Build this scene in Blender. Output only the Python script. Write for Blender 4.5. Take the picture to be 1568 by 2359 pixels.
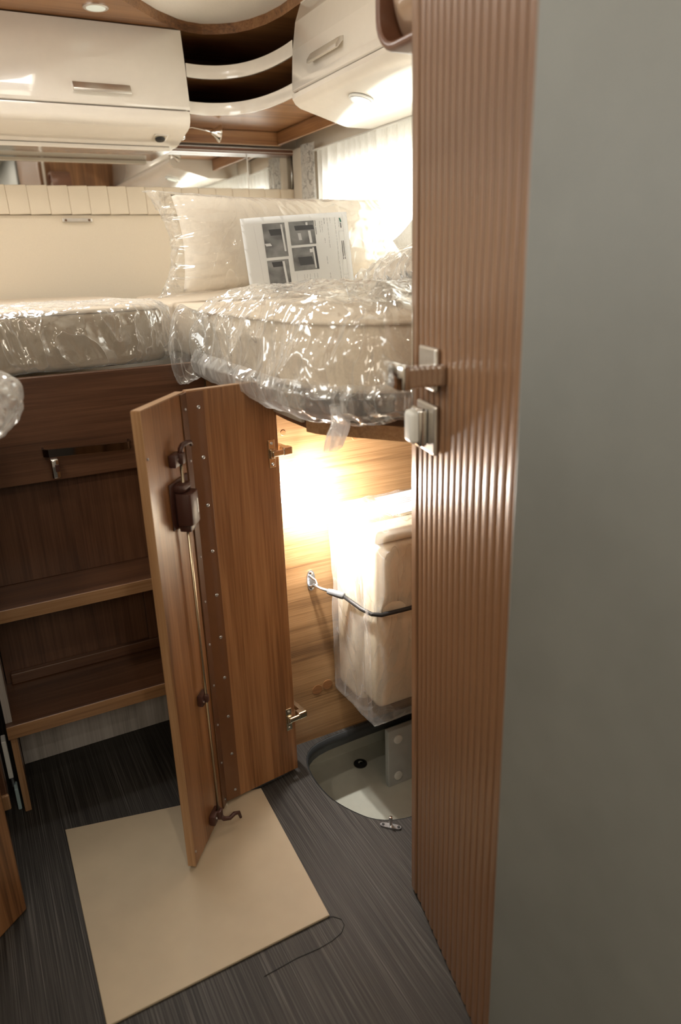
import bpy, bmesh, math, random
from mathutils import Vector, Matrix, noise
random.seed(7)
for o in list(bpy.data.objects): bpy.data.objects.remove(o, do_unlink=True)
S = bpy.context.scene
COL = S.collection
PI = math.pi

# ------------------------------------------------------------------ camera
cam_d = bpy.data.cameras.new('camera'); cam = bpy.data.objects.new('camera', cam_d); COL.objects.link(cam)
Rw = ((0.88344334, -0.17872377, 0.43311162), (-0.46745964, -0.27353348, 0.84063126), (-0.03177026, -0.94511229, -0.32519748))
cam.matrix_world = Matrix(((Rw[0][0], -Rw[0][1], -Rw[0][2], 0), (Rw[1][0], -Rw[1][1], -Rw[1][2], 0),
                           (Rw[2][0], -Rw[2][1], -Rw[2][2], 1.12), (0, 0, 0, 1)))
cam_d.sensor_fit = 'VERTICAL'; cam_d.sensor_height = 36; cam_d.lens = 1660 / 2359 * 36
cam_d.clip_start = 0.02; cam_d.clip_end = 60
cam_d.dof.use_dof = True; cam_d.dof.focus_distance = 1.62; cam_d.dof.aperture_fstop = 2.9
S.camera = cam

# ------------------------------------------------------------------ world, light, exposure
w = bpy.data.worlds.new('world'); S.world = w; w.use_nodes = True
w.node_tree.nodes['Background'].inputs[0].default_value = (0.9, 0.95, 1.0, 1)
w.node_tree.nodes['Background'].inputs[1].default_value = 0.6
def area(name, loc, rot, sx, sy, power, col):
    l = bpy.data.lights.new(name, 'AREA'); l.shape = 'RECTANGLE'; l.size = sx; l.size_y = sy; l.energy = power; l.color = col
    o = bpy.data.objects.new(name, l); COL.objects.link(o); o.location = loc; o.rotation_euler = rot
    return o
area('window_daylight', (1.46, 1.75, 1.30), (0, math.radians(90), 0), 0.55, 1.55, 33, (1.0, 0.97, 0.92))
area('left_fill_light', (-1.22, 1.55, 1.33), (0, math.radians(-90), 0), 0.45, 1.25, 9, (1.0, 0.98, 0.94))  # added fill through an unseen left window, brightens door and grey wall
area('roof_hatch_daylight', (0.12, 1.92, 1.93), (0, 0, 0), 0.62, 0.42, 9.5, (1.0, 0.96, 0.90))
area('living_ceiling_light', (-0.25, -1.1, 1.80), (0, 0, 0), 0.9, 0.9, 13, (1.0, 0.88, 0.71))
vs = S.view_settings
vs.view_transform = 'Standard'; vs.look = 'None'; vs.exposure = 0.35; vs.gamma = 1.0; vs.use_curve_mapping = False

# ------------------------------------------------------------------ materials
def newmat(name):
    m = bpy.data.materials.new(name); m.use_nodes = True
    nt = m.node_tree; b = nt.nodes['Principled BSDF']
    return m, nt, b
def N(nt, t, **kw):
    n = nt.nodes.new(t)
    for k, v in kw.items(): setattr(n, k, v)
    return n
def coords(nt, scale):
    tc = N(nt, 'ShaderNodeTexCoord'); mp = N(nt, 'ShaderNodeMapping')
    mp.inputs['Scale'].default_value = scale
    nt.links.new(tc.outputs['Object'], mp.inputs['Vector'])
    return mp.outputs['Vector']
def noise_n(nt, vec, scale=1, detail=3, rough=.55, dist=0):
    n = N(nt, 'ShaderNodeTexNoise'); n.inputs['Scale'].default_value = scale; n.inputs['Detail'].default_value = detail
    n.inputs['Roughness'].default_value = rough; n.inputs['Distortion'].default_value = dist
    nt.links.new(vec, n.inputs['Vector'])
    return n.outputs['Fac']
def ramp(nt, fac, stops):
    r = N(nt, 'ShaderNodeValToRGB'); e = r.color_ramp.elements
    while len(e) < len(stops): e.new(0.5)
    for el, (p, c) in zip(e, stops): el.position = p; el.color = (*c, 1)
    nt.links.new(fac, r.inputs['Fac'])
    return r.outputs['Color']
def mathn(nt, op, a, b):
    n = N(nt, 'ShaderNodeMath', operation=op)
    for i, v in enumerate((a, b)):
        if isinstance(v, (int, float)): n.inputs[i].default_value = v
        else: nt.links.new(v, n.inputs[i])
    return n.outputs[0]
def bump(nt, b, h, strength, dist=0.001):
    bn = N(nt, 'ShaderNodeBump'); bn.inputs['Strength'].default_value = strength; bn.inputs['Distance'].default_value = dist
    nt.links.new(h, bn.inputs['Height']); nt.links.new(bn.outputs['Normal'], b.inputs['Normal'])
def plain(name, col, rough=.5, metal=0, coat=0, var=0.04, nscale=30, bmp=0, spec=.5):
    m, nt, b = newmat(name)
    f = noise_n(nt, coords(nt, (1, 1, 1)), nscale, 3)
    lo = tuple(max(0, c * (1 - var)) for c in col); hi = tuple(min(1, c * (1 + var)) for c in col)
    nt.links.new(ramp(nt, f, [(.3, lo), (.7, hi)]), b.inputs['Base Color'])
    b.inputs['Roughness'].default_value = rough; b.inputs['Metallic'].default_value = metal
    b.inputs['Coat Weight'].default_value = coat; b.inputs['Coat Roughness'].default_value = .03
    b.inputs['Specular IOR Level'].default_value = spec
    if bmp: bump(nt, b, f, bmp)
    return m
def wood(name, axis, dark=(.075, .030, .011), mid=(.225, .100, .037), light=(.33, .162, .066), rough=.38, coat=.25, fine=170):
    m, nt, b = newmat(name)
    k = 'XYZ'.index(axis)
    sc1 = [22.0] * 3; sc1[k] = 1.1
    sc2 = [float(fine)] * 3; sc2[k] = 3.5
    sc3 = [fine * 2.6] * 3; sc3[k] = 9
    f1 = noise_n(nt, coords(nt, sc1), 1, 4, .6, .6)
    f2 = noise_n(nt, coords(nt, sc2), 1, 3, .6, .3)
    f3 = noise_n(nt, coords(nt, sc3), 1, 2, .5)
    s = mathn(nt, 'ADD', mathn(nt, 'MULTIPLY', f1, .5), mathn(nt, 'ADD', mathn(nt, 'MULTIPLY', f2, .34), mathn(nt, 'MULTIPLY', f3, .16)))
    c = ramp(nt, s, [(.34, dark), (.48, mid), (.60, light), (.78, tuple(v * 1.12 for v in light))])
    nt.links.new(c, b.inputs['Base Color'])
    b.inputs['Roughness'].default_value = rough; b.inputs['Coat Weight'].default_value = coat; b.inputs['Coat Roughness'].default_value = .25
    bump(nt, b, f2, .25, .0006)
    return m
M = {}
for a in 'XYZ': M['wood' + a] = wood('walnut_laminate_' + a.lower(), a)
EDGE = dict(dark=(.20, .10, .045), mid=(.34, .185, .085), light=(.42, .25, .13))
M['lockerX'] = wood('locker_wood_x', 'X', dark=(.10, .050, .021), mid=(.25, .140, .060), light=(.36, .215, .10), fine=300)
M['edgeX'] = wood('edge_band_x', 'X', **EDGE); M['edgeZ'] = wood('edge_band_z', 'Z', **EDGE)
SHADEW = dict(dark=(.045, .019, .010), mid=(.10, .044, .022), light=(.145, .068, .035))  # walnut darkened: shade of steps and recesses put into its colour
M['shadewoodX'] = wood('shaded_walnut_x', 'X', **SHADEW); M['shadewoodZ'] = wood('shaded_walnut_z', 'Z', **SHADEW)
M['ashZ'] = wood('pale_ash_z', 'Z', dark=(.22, .20, .18), mid=(.42, .39, .36), light=(.55, .52, .49), coat=.1)
M['reed'] = wood('reeded_wood', 'Z', dark=(.12, .056, .026), mid=(.225, .117, .060), light=(.30, .165, .090), rough=.36, coat=.3)
M['reedgroove'] = wood('reed_groove_wood', 'Z', dark=(.05, .024, .012), mid=(.09, .045, .023), light=(.12, .062, .033))
M['cream'] = plain('cream_gloss', (.81, .75, .665), .16, coat=1.0, var=.015)
M['creammat'] = plain('cream_fabric', (.73, .63, .49), .75, var=.03, nscale=400, bmp=.1)
M['ceiling'] = plain('ceiling_fabric', (.88, .83, .75), .9, var=.03, nscale=300)
M['wallcream'] = plain('wall_cream', (.70, .62, .50), .8, var=.02)
M['grey'] = plain('grey_panel', (.200, .208, .198), .45, var=.06, nscale=9, spec=.5)
M['metal'] = plain('brushed_nickel', (.74, .71, .66), .38, 1, var=.03, nscale=80)
M['chrome'] = plain('chrome', (.8, .8, .8), .08, 1, var=.01)
M['darkchrome'] = plain('dark_chrome', (.22, .20, .19), .10, 1, var=.01)  # dark reflection put into handle chrome; the spot ring itself is dark
M['zinc'] = plain('zinc_steel', (.55, .58, .62), .3, 1, var=.05)
M['brass'] = plain('nickel_hinge', (.62, .54, .40), .25, 1, var=.03)
M['brownplastic'] = plain('brown_plastic', (.055, .020, .014), .42, var=.05)
M['black'] = plain('black_rubber', (.012, .012, .012), .55)
M['darkrim'] = plain('dark_floor_rim', (.022, .024, .025), .5)
M['white'] = plain('white_plastic', (.80, .80, .76), .4)
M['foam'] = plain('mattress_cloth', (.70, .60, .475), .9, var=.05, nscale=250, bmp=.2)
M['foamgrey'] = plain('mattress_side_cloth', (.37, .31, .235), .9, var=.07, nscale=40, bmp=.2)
M['cushion'] = plain('cushion_cloth', (.62, .54, .405), .85, var=.04, nscale=120, bmp=.15)
M['pillow'] = plain('pillow_cloth', (.77, .69, .585), .85, var=.03, nscale=120, bmp=.1)
M['board'] = plain('cream_board', (.40, .325, .225), .55, var=.035, nscale=14)
M['tub'] = plain('grey_cream_tub', (.56, .56, .48), .5, var=.04)
M['tubgrey'] = plain('grey_tub_panel', (.46, .48, .47), .5, var=.04)
M['bronze'] = plain('bronze_plastic', (.42, .29, .20), .3, .5, coat=.5, var=.05)
M['brownframe'] = plain('brown_frame', (.16, .068, .037), .35, coat=.3)
M['paper'] = plain('paper', (.88, .88, .87), .7, var=.01)
M['ink'] = plain('printed_ink', (.12, .12, .13), .7)
M['inkgrey'] = plain('printed_grey_ink', (.45, .45, .46), .7)
M['inkgreen'] = plain('printed_green_ink', (.02, .12, .09), .7)
M['photodark'] = plain('photo_dark', (.035, .035, .038), .6)
M['photolight'] = plain('photo_light', (.55, .55, .55), .6)
M['blue'] = plain('daylight_tint_plastic', (.42, .55, .56), .4)  # bluish daylight on the stay foot put into its colour

def mk_mirror():
    m, nt, b = newmat('mirror_glass')
    b.inputs['Metallic'].default_value = 1; b.inputs['Roughness'].default_value = .015
    f = noise_n(nt, coords(nt, (1, 1, 1)), 3, 2)
    nt.links.new(ramp(nt, f, [(0, (.86, .86, .84)), (1, (.88, .88, .86))]), b.inputs['Base Color'])
    return m
M['mirror'] = mk_mirror()
def mk_floor():
    m, nt, b = newmat('striped_vinyl_floor')
    f1 = noise_n(nt, coords(nt, (520, 3, 3)), 1, 2, .5)
    f2 = noise_n(nt, coords(nt, (60, .8, 1)), 1, 3, .6)
    f3 = noise_n(nt, coords(nt, (900, 14, 1)), 1, 1, .5)
    s = mathn(nt, 'ADD', mathn(nt, 'MULTIPLY', f1, .68), mathn(nt, 'ADD', mathn(nt, 'MULTIPLY', f2, .14), mathn(nt, 'MULTIPLY', f3, .18)))
    nt.links.new(ramp(nt, s, [(.34, (.008, .007, .006)), (.47, (.024, .021, .018)), (.57, (.050, .045, .040)), (.70, (.115, .105, .096))]), b.inputs['Base Color'])
    b.inputs['Roughness'].default_value = .58; b.inputs['Specular IOR Level'].default_value = .35
    bump(nt, b, f1, .5, .0008)
    return m
M['floor'] = mk_floor()
def mk_photo(name, seed, dark, light, sc):
    m, nt, b = newmat(name)
    tc = coords(nt, (sc, sc, sc * 1.4))
    f = noise_n(nt, tc, 1, 2, .4, .4 + seed * .3)
    nt.links.new(ramp(nt, f, [(.3, dark), (.5, tuple((a + c) / 2 for a, c in zip(dark, light))), (.75, light)]), b.inputs['Base Color'])
    b.inputs['Roughness'].default_value = .6
    return m
M['photo'] = mk_photo('printed_photo', 0, (.06, .06, .06), (.22, .22, .22), 26)
def mk_plastic(name, base=.10, edge=.80, haze=.2, blend=.4, rough=.06, crease=.5, wr=1.0):
    m, nt, b = newmat(name); nt.nodes.remove(b)
    out = nt.nodes['Material Output']
    v1 = noise_n(nt, coords(nt, (8, 8, 3.6)), 1, 2, .45, 1.6)
    v2 = noise_n(nt, coords(nt, (24, 24, 12)), 1, 2, .5, 1.2)
    r1 = mathn(nt, 'ABSOLUTE', mathn(nt, 'SUBTRACT', v1, .5), 0)
    r2 = mathn(nt, 'ABSOLUTE', mathn(nt, 'SUBTRACT', v2, .5), 0)
    h = mathn(nt, 'ADD', mathn(nt, 'MULTIPLY', r1, -1.0), mathn(nt, 'MULTIPLY', r2, -.09))
    bn = N(nt, 'ShaderNodeBump'); bn.inputs['Strength'].default_value = .8 * wr; bn.inputs['Distance'].default_value = .045
    nt.links.new(h, bn.inputs['Height'])
    lw = N(nt, 'ShaderNodeLayerWeight'); lw.inputs['Blend'].default_value = blend
    nt.links.new(bn.outputs['Normal'], lw.inputs['Normal'])
    mr = N(nt, 'ShaderNodeMapRange'); mr.inputs['To Min'].default_value = base; mr.inputs['To Max'].default_value = edge
    nt.links.new(lw.outputs['Facing'], mr.inputs['Value'])
    # whitened creases that also paint in white streak highlights
    c1 = N(nt, 'ShaderNodeMapRange'); c1.inputs['From Min'].default_value = .012; c1.inputs['From Max'].default_value = .0; c1.inputs['To Max'].default_value = crease
    nt.links.new(r1, c1.inputs['Value'])
    fac = mathn(nt, 'MINIMUM', mathn(nt, 'ADD', mr.outputs['Result'], c1.outputs['Result']), .95)
    tr = N(nt, 'ShaderNodeBsdfTransparent'); tr.inputs['Color'].default_value = (.985, .985, .98, 1)
    gl = N(nt, 'ShaderNodeBsdfGlossy'); gl.inputs['Roughness'].default_value = rough; gl.inputs['Color'].default_value = (.97, .97, .96, 1)
    nt.links.new(bn.outputs['Normal'], gl.inputs['Normal'])
    df = N(nt, 'ShaderNodeBsdfDiffuse'); df.inputs['Color'].default_value = (.92, .92, .91, 1)
    tl = N(nt, 'ShaderNodeBsdfTranslucent'); tl.inputs['Color'].default_value = (.92, .92, .91, 1)
    hz = N(nt, 'ShaderNodeMixShader'); hz.inputs[0].default_value = .45
    nt.links.new(df.outputs[0], hz.inputs[1]); nt.links.new(tl.outputs[0], hz.inputs[2])
    sh = N(nt, 'ShaderNodeMixShader'); sh.inputs[0].default_value = haze
    nt.links.new(gl.outputs[0], sh.inputs[1]); nt.links.new(hz.outputs[0], sh.inputs[2])
    mx = N(nt, 'ShaderNodeMixShader')
    nt.links.new(fac, mx.inputs[0]); nt.links.new(tr.outputs[0], mx.inputs[1]); nt.links.new(sh.outputs[0], mx.inputs[2])
    nt.links.new(mx.outputs[0], out.inputs['Surface'])
    return m
M['plastic'] = mk_plastic('clear_plastic_film', .09, .72, .30, crease=.45)
M['plastichazy'] = mk_plastic('hazy_plastic_film', .15, .8, .45, crease=.35)
M['plasticmilky'] = mk_plastic('milky_plastic_film', .30, .85, .62, crease=.25, wr=.9)
M['plasticwrap'] = mk_plastic('folded_plastic_film', .12, .75, .40, crease=.30, wr=.6)
M['plasticthin'] = mk_plastic('thin_clear_plastic_film', .07, .68, .30, crease=.16, wr=.6)
def mk_sheer(name, pat=False):
    m, nt, b = newmat(name); nt.nodes.remove(b); out = nt.nodes['Material Output']
    f = noise_n(nt, coords(nt, (400, 400, 60)), 1, 2)
    c = ramp(nt, f, [(.3, (.80, .79, .75)), (.7, (.90, .89, .86))])
    if pat:
        q1 = mathn(nt, 'ABSOLUTE', mathn(nt, 'SUBTRACT', noise_n(nt, coords(nt, (1, 26, 13)), 1, 2, .5, 2.2), .5), 0)
        q2 = mathn(nt, 'ABSOLUTE', mathn(nt, 'SUBTRACT', noise_n(nt, coords(nt, (1, 40, 34)), 1, 1, .5, 1.0), .5), 0)
        q = mathn(nt, 'MINIMUM', q1, mathn(nt, 'MULTIPLY', q2, 1.3))
        pc = ramp(nt, q, [(.0, (.40, .39, .38)), (.012, (.50, .49, .47)), (.022, (.80, .79, .76))])
        c = pc
    df = N(nt, 'ShaderNodeBsdfDiffuse'); tl = N(nt, 'ShaderNodeBsdfTranslucent'); tr = N(nt, 'ShaderNodeBsdfTransparent')
    nt.links.new(c, df.inputs['Color']); nt.links.new(c, tl.inputs['Color'])
    a = N(nt, 'ShaderNodeMixShader'); a.inputs[0].default_value = .5
    nt.links.new(df.outputs[0], a.inputs[1]); nt.links.new(tl.outputs[0], a.inputs[2])
    bb = N(nt, 'ShaderNodeMixShader'); bb.inputs[0].default_value = .02 if pat else .035
    nt.links.new(a.outputs[0], bb.inputs[1]); nt.links.new(tr.outputs[0], bb.inputs[2])
    nt.links.new(bb.outputs[0], out.inputs['Surface'])
    return m
M['sheer'] = mk_sheer('sheer_curtain'); M['leaf'] = mk_sheer('leaf_pattern_curtain', True)
def emit(name, col, st):
    m, nt, b = newmat(name)
    b.inputs['Base Color'].default_value = (*col, 1); b.inputs['Emission Color'].default_value = (*col, 1); b.inputs['Emission Strength'].default_value = st
    f = noise_n(nt, coords(nt, (1, 1, 1)), 60, 1); nt.links.new(ramp(nt, f, [(0, col), (1, col)]), b.inputs['Emission Color'])
    return m
M['lens'] = emit('downlight_lens', (.80, .86, .80), .12)
M['led'] = emit('led_lens', (1, .97, .92), 25)
M['ledwarm'] = emit('warm_led', (1, .80, .55), 4)
def mk_glass():
    m, nt, b = newmat('window_glass')
    nt.nodes.remove(b); out = nt.nodes['Material Output']
    tr = N(nt, 'ShaderNodeBsdfTransparent'); gl = N(nt, 'ShaderNodeBsdfGlossy'); gl.inputs['Roughness'].default_value = .02
    f = noise_n(nt, coords(nt, (1, 1, 1)), 2, 1); nt.links.new(ramp(nt, f, [(0, (.93, .95, .95)), (1, (.96, .97, .97))]), tr.inputs['Color'])
    mx = N(nt, 'ShaderNodeMixShader'); mx.inputs[0].default_value = .06
    nt.links.new(tr.outputs[0], mx.inputs[1]); nt.links.new(gl.outputs[0], mx.inputs[2]); nt.links.new(mx.outputs[0], out.inputs['Surface'])
    return m
M['glass'] = mk_glass()

# ------------------------------------------------------------------ mesh helpers
def bm_box(lo, hi, bev=0, seg=2, bm=None):
    bm = bm or bmesh.new()
    r = bmesh.ops.create_cube(bm, size=1)
    vs_ = r['verts']
    for v in vs_:
        v.co = Vector([lo[i] + (v.co[i] + .5) * (hi[i] - lo[i]) for i in range(3)])
    if bev:
        es = list({e for v in vs_ for e in v.link_edges})
        bmesh.ops.bevel(bm, geom=es, offset=bev, segments=seg, profile=.5, affect='EDGES', clamp_overlap=True)
    return bm
def bm_prism(poly, axis, a, b, bev=0):
    # poly in the two other axes, extruded along axis from a to b
    k = 'XYZ'.index(axis); bm = bmesh.new()
    def P(p, t):
        c = [p[0], p[1]]; c.insert(k, t); return Vector(c)
    A = [bm.verts.new(P(p, a)) for p in poly]; B = [bm.verts.new(P(p, b)) for p in poly]
    n = len(poly)
    bm.faces.new(A); bm.faces.new(list(reversed(B)))
    for i in range(n): bm.faces.new((A[i], B[i], B[(i + 1) % n], A[(i + 1) % n]))
    bmesh.ops.recalc_face_normals(bm, faces=bm.faces)
    if bev: bmesh.ops.bevel(bm, geom=list(bm.edges), offset=bev, segments=2, profile=.5, affect='EDGES', clamp_overlap=True)
    return bm
def bm_tube(pts, r, n=10, bm=None, cap=True, flat=None):
    bm = bm or bmesh.new(); pts = [Vector(p) for p in pts]; rings = []
    up = Vector((0, 0, 1))
    for i, p in enumerate(pts):
        t = (pts[min(i + 1, len(pts) - 1)] - pts[max(i - 1, 0)]).normalized()
        a = t.cross(up)
        if a.length < .05: a = t.cross(Vector((1, 0, 0)))
        a.normalize(); b = a.cross(t).normalized()
        rr = r[i] if isinstance(r, (list, tuple)) else r
        rings.append([bm.verts.new(p + (a * math.cos(2 * PI * j / n) * rr + b * math.sin(2 * PI * j / n) * rr * (flat or 1))) for j in range(n)])
    for i in range(len(rings) - 1):
        for j in range(n): bm.faces.new((rings[i][j], rings[i][(j + 1) % n], rings[i + 1][(j + 1) % n], rings[i + 1][j]))
    if cap: bm.faces.new(list(reversed(rings[0]))); bm.faces.new(rings[-1])
    bmesh.ops.recalc_face_normals(bm, faces=bm.faces)
    return bm
def bm_lathe(prof, loc, axis, n=20, bm=None):
    # prof: (radius, height) pairs along axis
    bm = bm or bmesh.new(); ax = Vector(axis).normalized(); q = ax.to_track_quat('Z', 'Y'); loc = Vector(loc); rings = []
    for r, h in prof:
        rings.append([bm.verts.new(loc + q @ Vector((math.cos(2 * PI * j / n) * max(r, 1e-5), math.sin(2 * PI * j / n) * max(r, 1e-5), h))) for j in range(n)])
    for i in range(len(rings) - 1):
        for j in range(n): bm.faces.new((rings[i][j], rings[i][(j + 1) % n], rings[i + 1][(j + 1) % n], rings[i + 1][j]))
    bm.faces.new(list(reversed(rings[0]))); bm.faces.new(rings[-1])
    bmesh.ops.recalc_face_normals(bm, faces=bm.faces)
    return bm
def bm_grid(nu, nv, fn, closed_u=False):
    bm = bmesh.new()
    g = [[bm.verts.new(fn(i / (nu if closed_u else nu - 1), j / (nv - 1))) for j in range(nv)] for i in range(nu)]
    for i in range(nu if closed_u else nu - 1):
        for j in range(nv - 1):
            bm.faces.new((g[i][j], g[(i + 1) % nu][j], g[(i + 1) % nu][j + 1], g[i][j + 1]))
    return bm
def chaikin(pts, it=2, closed=True):
    for _ in range(it):
        out = []; n = len(pts)
        for i in range(n if closed else n - 1):
            p, q = pts[i], pts[(i + 1) % n]
            out += [(p[0] * .75 + q[0] * .25, p[1] * .75 + q[1] * .25), (p[0] * .25 + q[0] * .75, p[1] * .25 + q[1] * .75)]
        if not closed: out = [pts[0]] + out + [pts[-1]]
        pts = out
    return pts
def offs(poly, d):
    n = len(poly); ar = sum(poly[i][0] * poly[(i + 1) % n][1] - poly[(i + 1) % n][0] * poly[i][1] for i in range(n)); s = 1 if ar > 0 else -1
    out = []
    for i in range(n):
        p, a, b = Vector(poly[i]), Vector(poly[i - 1]), Vector(poly[(i + 1) % n])
        t1 = (p - a).normalized(); t2 = (b - p).normalized(); t = (t1 + t2).normalized()
        k = max(.5, t.dot(t1)); nrm = Vector((t.y, -t.x)) * s
        q = p + nrm * d / k; out.append((q.x, q.y))
    return out
def bm_slab(poly, z0, z1, r=0, seg=4):
    bm = bmesh.new(); rings = []
    prof = []
    if r:
        for i in range(seg + 1):
            a = PI / 2 * i / seg; prof.append((-r + r * math.sin(a), z0 + r - r * math.cos(a)))
        for i in range(seg + 1):
            a = PI / 2 * i / seg; prof.append((-r + r * math.cos(a), z1 - r + r * math.sin(a)))
    else: prof = [(0, z0), (0, z1)]
    for o, z in prof: rings.append([bm.verts.new((x, y, z)) for x, y in (offs(poly, o) if o else poly)])
    n = len(poly)
    for i in range(len(rings) - 1):
        for j in range(n): bm.faces.new((rings[i][j], rings[i][(j + 1) % n], rings[i + 1][(j + 1) % n], rings[i + 1][j]))
    bm.faces.new(list(reversed(rings[0]))); bm.faces.new(rings[-1])
    bmesh.ops.recalc_face_normals(bm, faces=bm.faces)
    return bm

LOC = {}
def obj(name, bm, mat, parent=None, smooth=False, local=False, label=None):
    me = bpy.data.meshes.new(name)
    if parent is not None and not local:
        off = LOC.get(parent.name, Vector((0, 0, 0)))
        if off.length: bmesh.ops.translate(bm, verts=bm.verts, vec=-off)
    bm.to_mesh(me); bm.free()
    me.materials.append(M[mat] if isinstance(mat, str) else mat)
    if smooth is True:
        for p in me.polygons: p.use_smooth = True
    elif smooth:
        me.shade_smooth() if hasattr(me, 'shade_smooth') else None
        if hasattr(me, 'set_sharp_from_angle'): me.set_sharp_from_angle(angle=math.radians(smooth))
    o = bpy.data.objects.new(name, me); COL.objects.link(o)
    if parent is not None:
        o.parent = parent
        if not local: LOC[o.name] = LOC.get(parent.name, Vector((0, 0, 0)))
    if label: o['label'] = label
    return o
def thing(name, label, cat, loc=(0, 0, 0), rotz=0, group=None):
    o = bpy.data.objects.new(name, None); COL.objects.link(o); o.empty_display_size = .05
    o.location = loc; o.rotation_euler = (0, 0, rotz); o['label'] = label; o['category'] = cat
    if group: o['group'] = group
    LOC[o.name] = Vector(loc)
    return o
def tag(o, label, cat, group=None):
    o['label'] = label; o['category'] = cat
    if group: o['group'] = group
    return o
def struct(name, bm, mat, label, cat, parent=None, smooth=False):
    o = obj(name, bm, mat, parent, smooth)
    if parent is None: o['kind'] = 'structure'; o['label'] = label; o['category'] = cat
    return o
def nz(p): return noise.noise(Vector(p))
def ridge(p): return (1 - abs(nz(p))) ** 3
def crumple(p, s=1.0):
    x, y, z = p
    return .55 * (ridge((x * 9 * s, y * 9 * s, z * 4 * s)) - .5) + .32 * (ridge((x * 20 * s + 7, y * 20 * s, z * 11 * s)) - .5) + .05 * (ridge((x * 45 * s, y * 45 * s, z * 25 * s + 3)) - .5)

# ================================================================== THE SETTING
CZ = 1.828; XR = 1.28; YB = 2.75; XL = -1.05; YF = -2.4
# D-shaped floor hatch opening
hole = chaikin([(1.02, 1.383), (.73, 1.383), (.60, 1.375), (.556, 1.31), (.552, 1.20), (.575, 1.13), (.615, 1.065), (.70, 1.035), (1.02, 1.035)], 2)
def floor_bm():
    bm = bmesh.new()
    o = [bm.verts.new((x, y, 0)) for x, y in ((XL, YF), (XR, YF), (XR, YB), (XL, YB))]
    h = [bm.verts.new((x, y, 0)) for x, y in hole]
    es = [bm.edges.new((o[i], o[(i + 1) % 4])) for i in range(4)] + [bm.edges.new((h[i], h[(i + 1) % len(h)])) for i in range(len(h))]
    bmesh.ops.triangle_fill(bm, edges=es, use_beauty=True)
    for f in bm.faces:
        if f.normal.z < 0: f.normal_flip()
    r = bmesh.ops.extrude_face_region(bm, geom=list(bm.faces))
    bmesh.ops.translate(bm, verts=[v for v in r['geom'] if isinstance(v, bmesh.types.BMVert)], vec=(0, 0, -.03))
    bmesh.ops.recalc_face_normals(bm, faces=bm.faces)
    return bm
fl = struct('floor', floor_bm(), 'floor', 'dark striped vinyl floor with a rounded hatch opening', 'floor')
def rim_bm():
    bm = bmesh.new(); n = len(hole); inn = offs(hole, -.004)
    L = [[bm.verts.new((x, y, z)) for x, y in pl] for pl, z in ((offs(hole, -.0005), -.0005), (inn, -.0015), (inn, -.036), (offs(hole, .01), -.036))]
    for k in range(3):
        for i in range(n): bm.faces.new((L[k][i], L[k][(i + 1) % n], L[k + 1][(i + 1) % n], L[k + 1][i]))
    bmesh.ops.recalc_face_normals(bm, faces=bm.faces)
    return bm
obj('hatch_rim', rim_bm(), 'darkrim', fl, True, label='dark cut edge of the hatch opening')
# sunken compartment under the hatch
tubz = -.205
tub = thing('floor_compartment', 'grey cream sunken storage compartment below the hatch opening', 'compartment', (.8, 1.25, tubz))
obj('compartment_floor', bm_box((.50, .90, tubz - .01), (1.27, 1.55, tubz)), 'tub', tub)
obj('side_wall', bm_box((.50, 1.54, tubz), (1.27, 1.55, -.031)), 'tub', tub)
obj('side_wall', bm_box((.50, .90, tubz), (1.27, .91, -.031)), 'tub', tub)
obj('side_wall', bm_box((.49, .90, tubz), (.50, 1.55, -.031)), 'tub', tub)
obj('side_wall', bm_box((1.26, .90, tubz), (1.27, 1.55, -.031)), 'tub', tub)
up = obj('upright_panel', bm_box((.815, 1.355, tubz), (1.24, 1.372, -.031), .002), 'tubgrey', tub)
for z in (-.062, -.176): obj('cover_cap', bm_lathe([(.0125, 0), (.0125, .003), (.009, .0045)], (.845, 1.355, z), (0, -1, 0), 20), 'white', up, 40)
dr = obj('drain_bolt', bm_lathe([(.019, 0), (.019, .003), (.013, .003), (.012, -.001 + .002)], (.797, 1.477, tubz), (0, 0, 1), 20), 'black', tub, 40)
obj('bolt_head', bm_lathe([(.006, 0.002), (.006, .006), (.003, .008)], (.797, 1.477, tubz), (0, 0, 1), 14), 'chrome', dr, 40)

struct('wall_back', bm_box((XL, YB, 0), (XR + .06, YB + .05, CZ)), 'wallcream', 'cream rear wall of the vehicle', 'wall')
wl = struct('wall_left', bm_box((XL - .05, YF, 0), (XL, .95, CZ)), 'wallcream', 'cream left side wall', 'wall')
obj('wall_panel', bm_box((XL - .05, 2.15, 0), (XL, YB + .05, CZ)), 'wallcream', wl)
obj('wall_panel', bm_box((XL - .05, .95, 0), (XL, 2.15, 1.12)), 'wallcream', wl)
obj('wall_panel', bm_box((XL - .05, .95, 1.55), (XL, 2.15, CZ)), 'wallcream', wl)
struct('added_window_2', bm_box((XL - .03, .95, 1.12), (XL - .025, 2.15, 1.55)), 'glass', 'unseen window added to the left side wall for fill light', 'window')  # unseen opening, added so fill light enters from the left
struct('wall_front', bm_box((XL, YF - .05, 0), (XR, YF, CZ)), 'ashZ', 'pale wall at the front of the living area', 'wall')
WY0, WY1, WZ0, WZ1 = 1.05, 2.47, 1.08, 1.435
wr = struct('wall_right', bm_box((XR, YF, -.22), (XR + .05, WY0, CZ)), 'wallcream', 'cream right side wall with the curtained window', 'wall')
obj('wall_panel', bm_box((XR, WY1, -.22), (XR + .05, YB + .05, CZ)), 'wallcream', wr)
obj('wall_panel', bm_box((XR, WY0, -.22), (XR + .05, WY1, WZ0)), 'wallcream', wr)
obj('wall_panel', bm_box((XR, WY0, WZ1), (XR + .05, WY1, CZ)), 'wallcream', wr)
win = struct('window_1', bm_box((XR + .02, WY0, WZ0), (XR + .026, WY1, WZ1)), 'glass', 'bright side window behind the sheer curtain', 'window')
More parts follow.
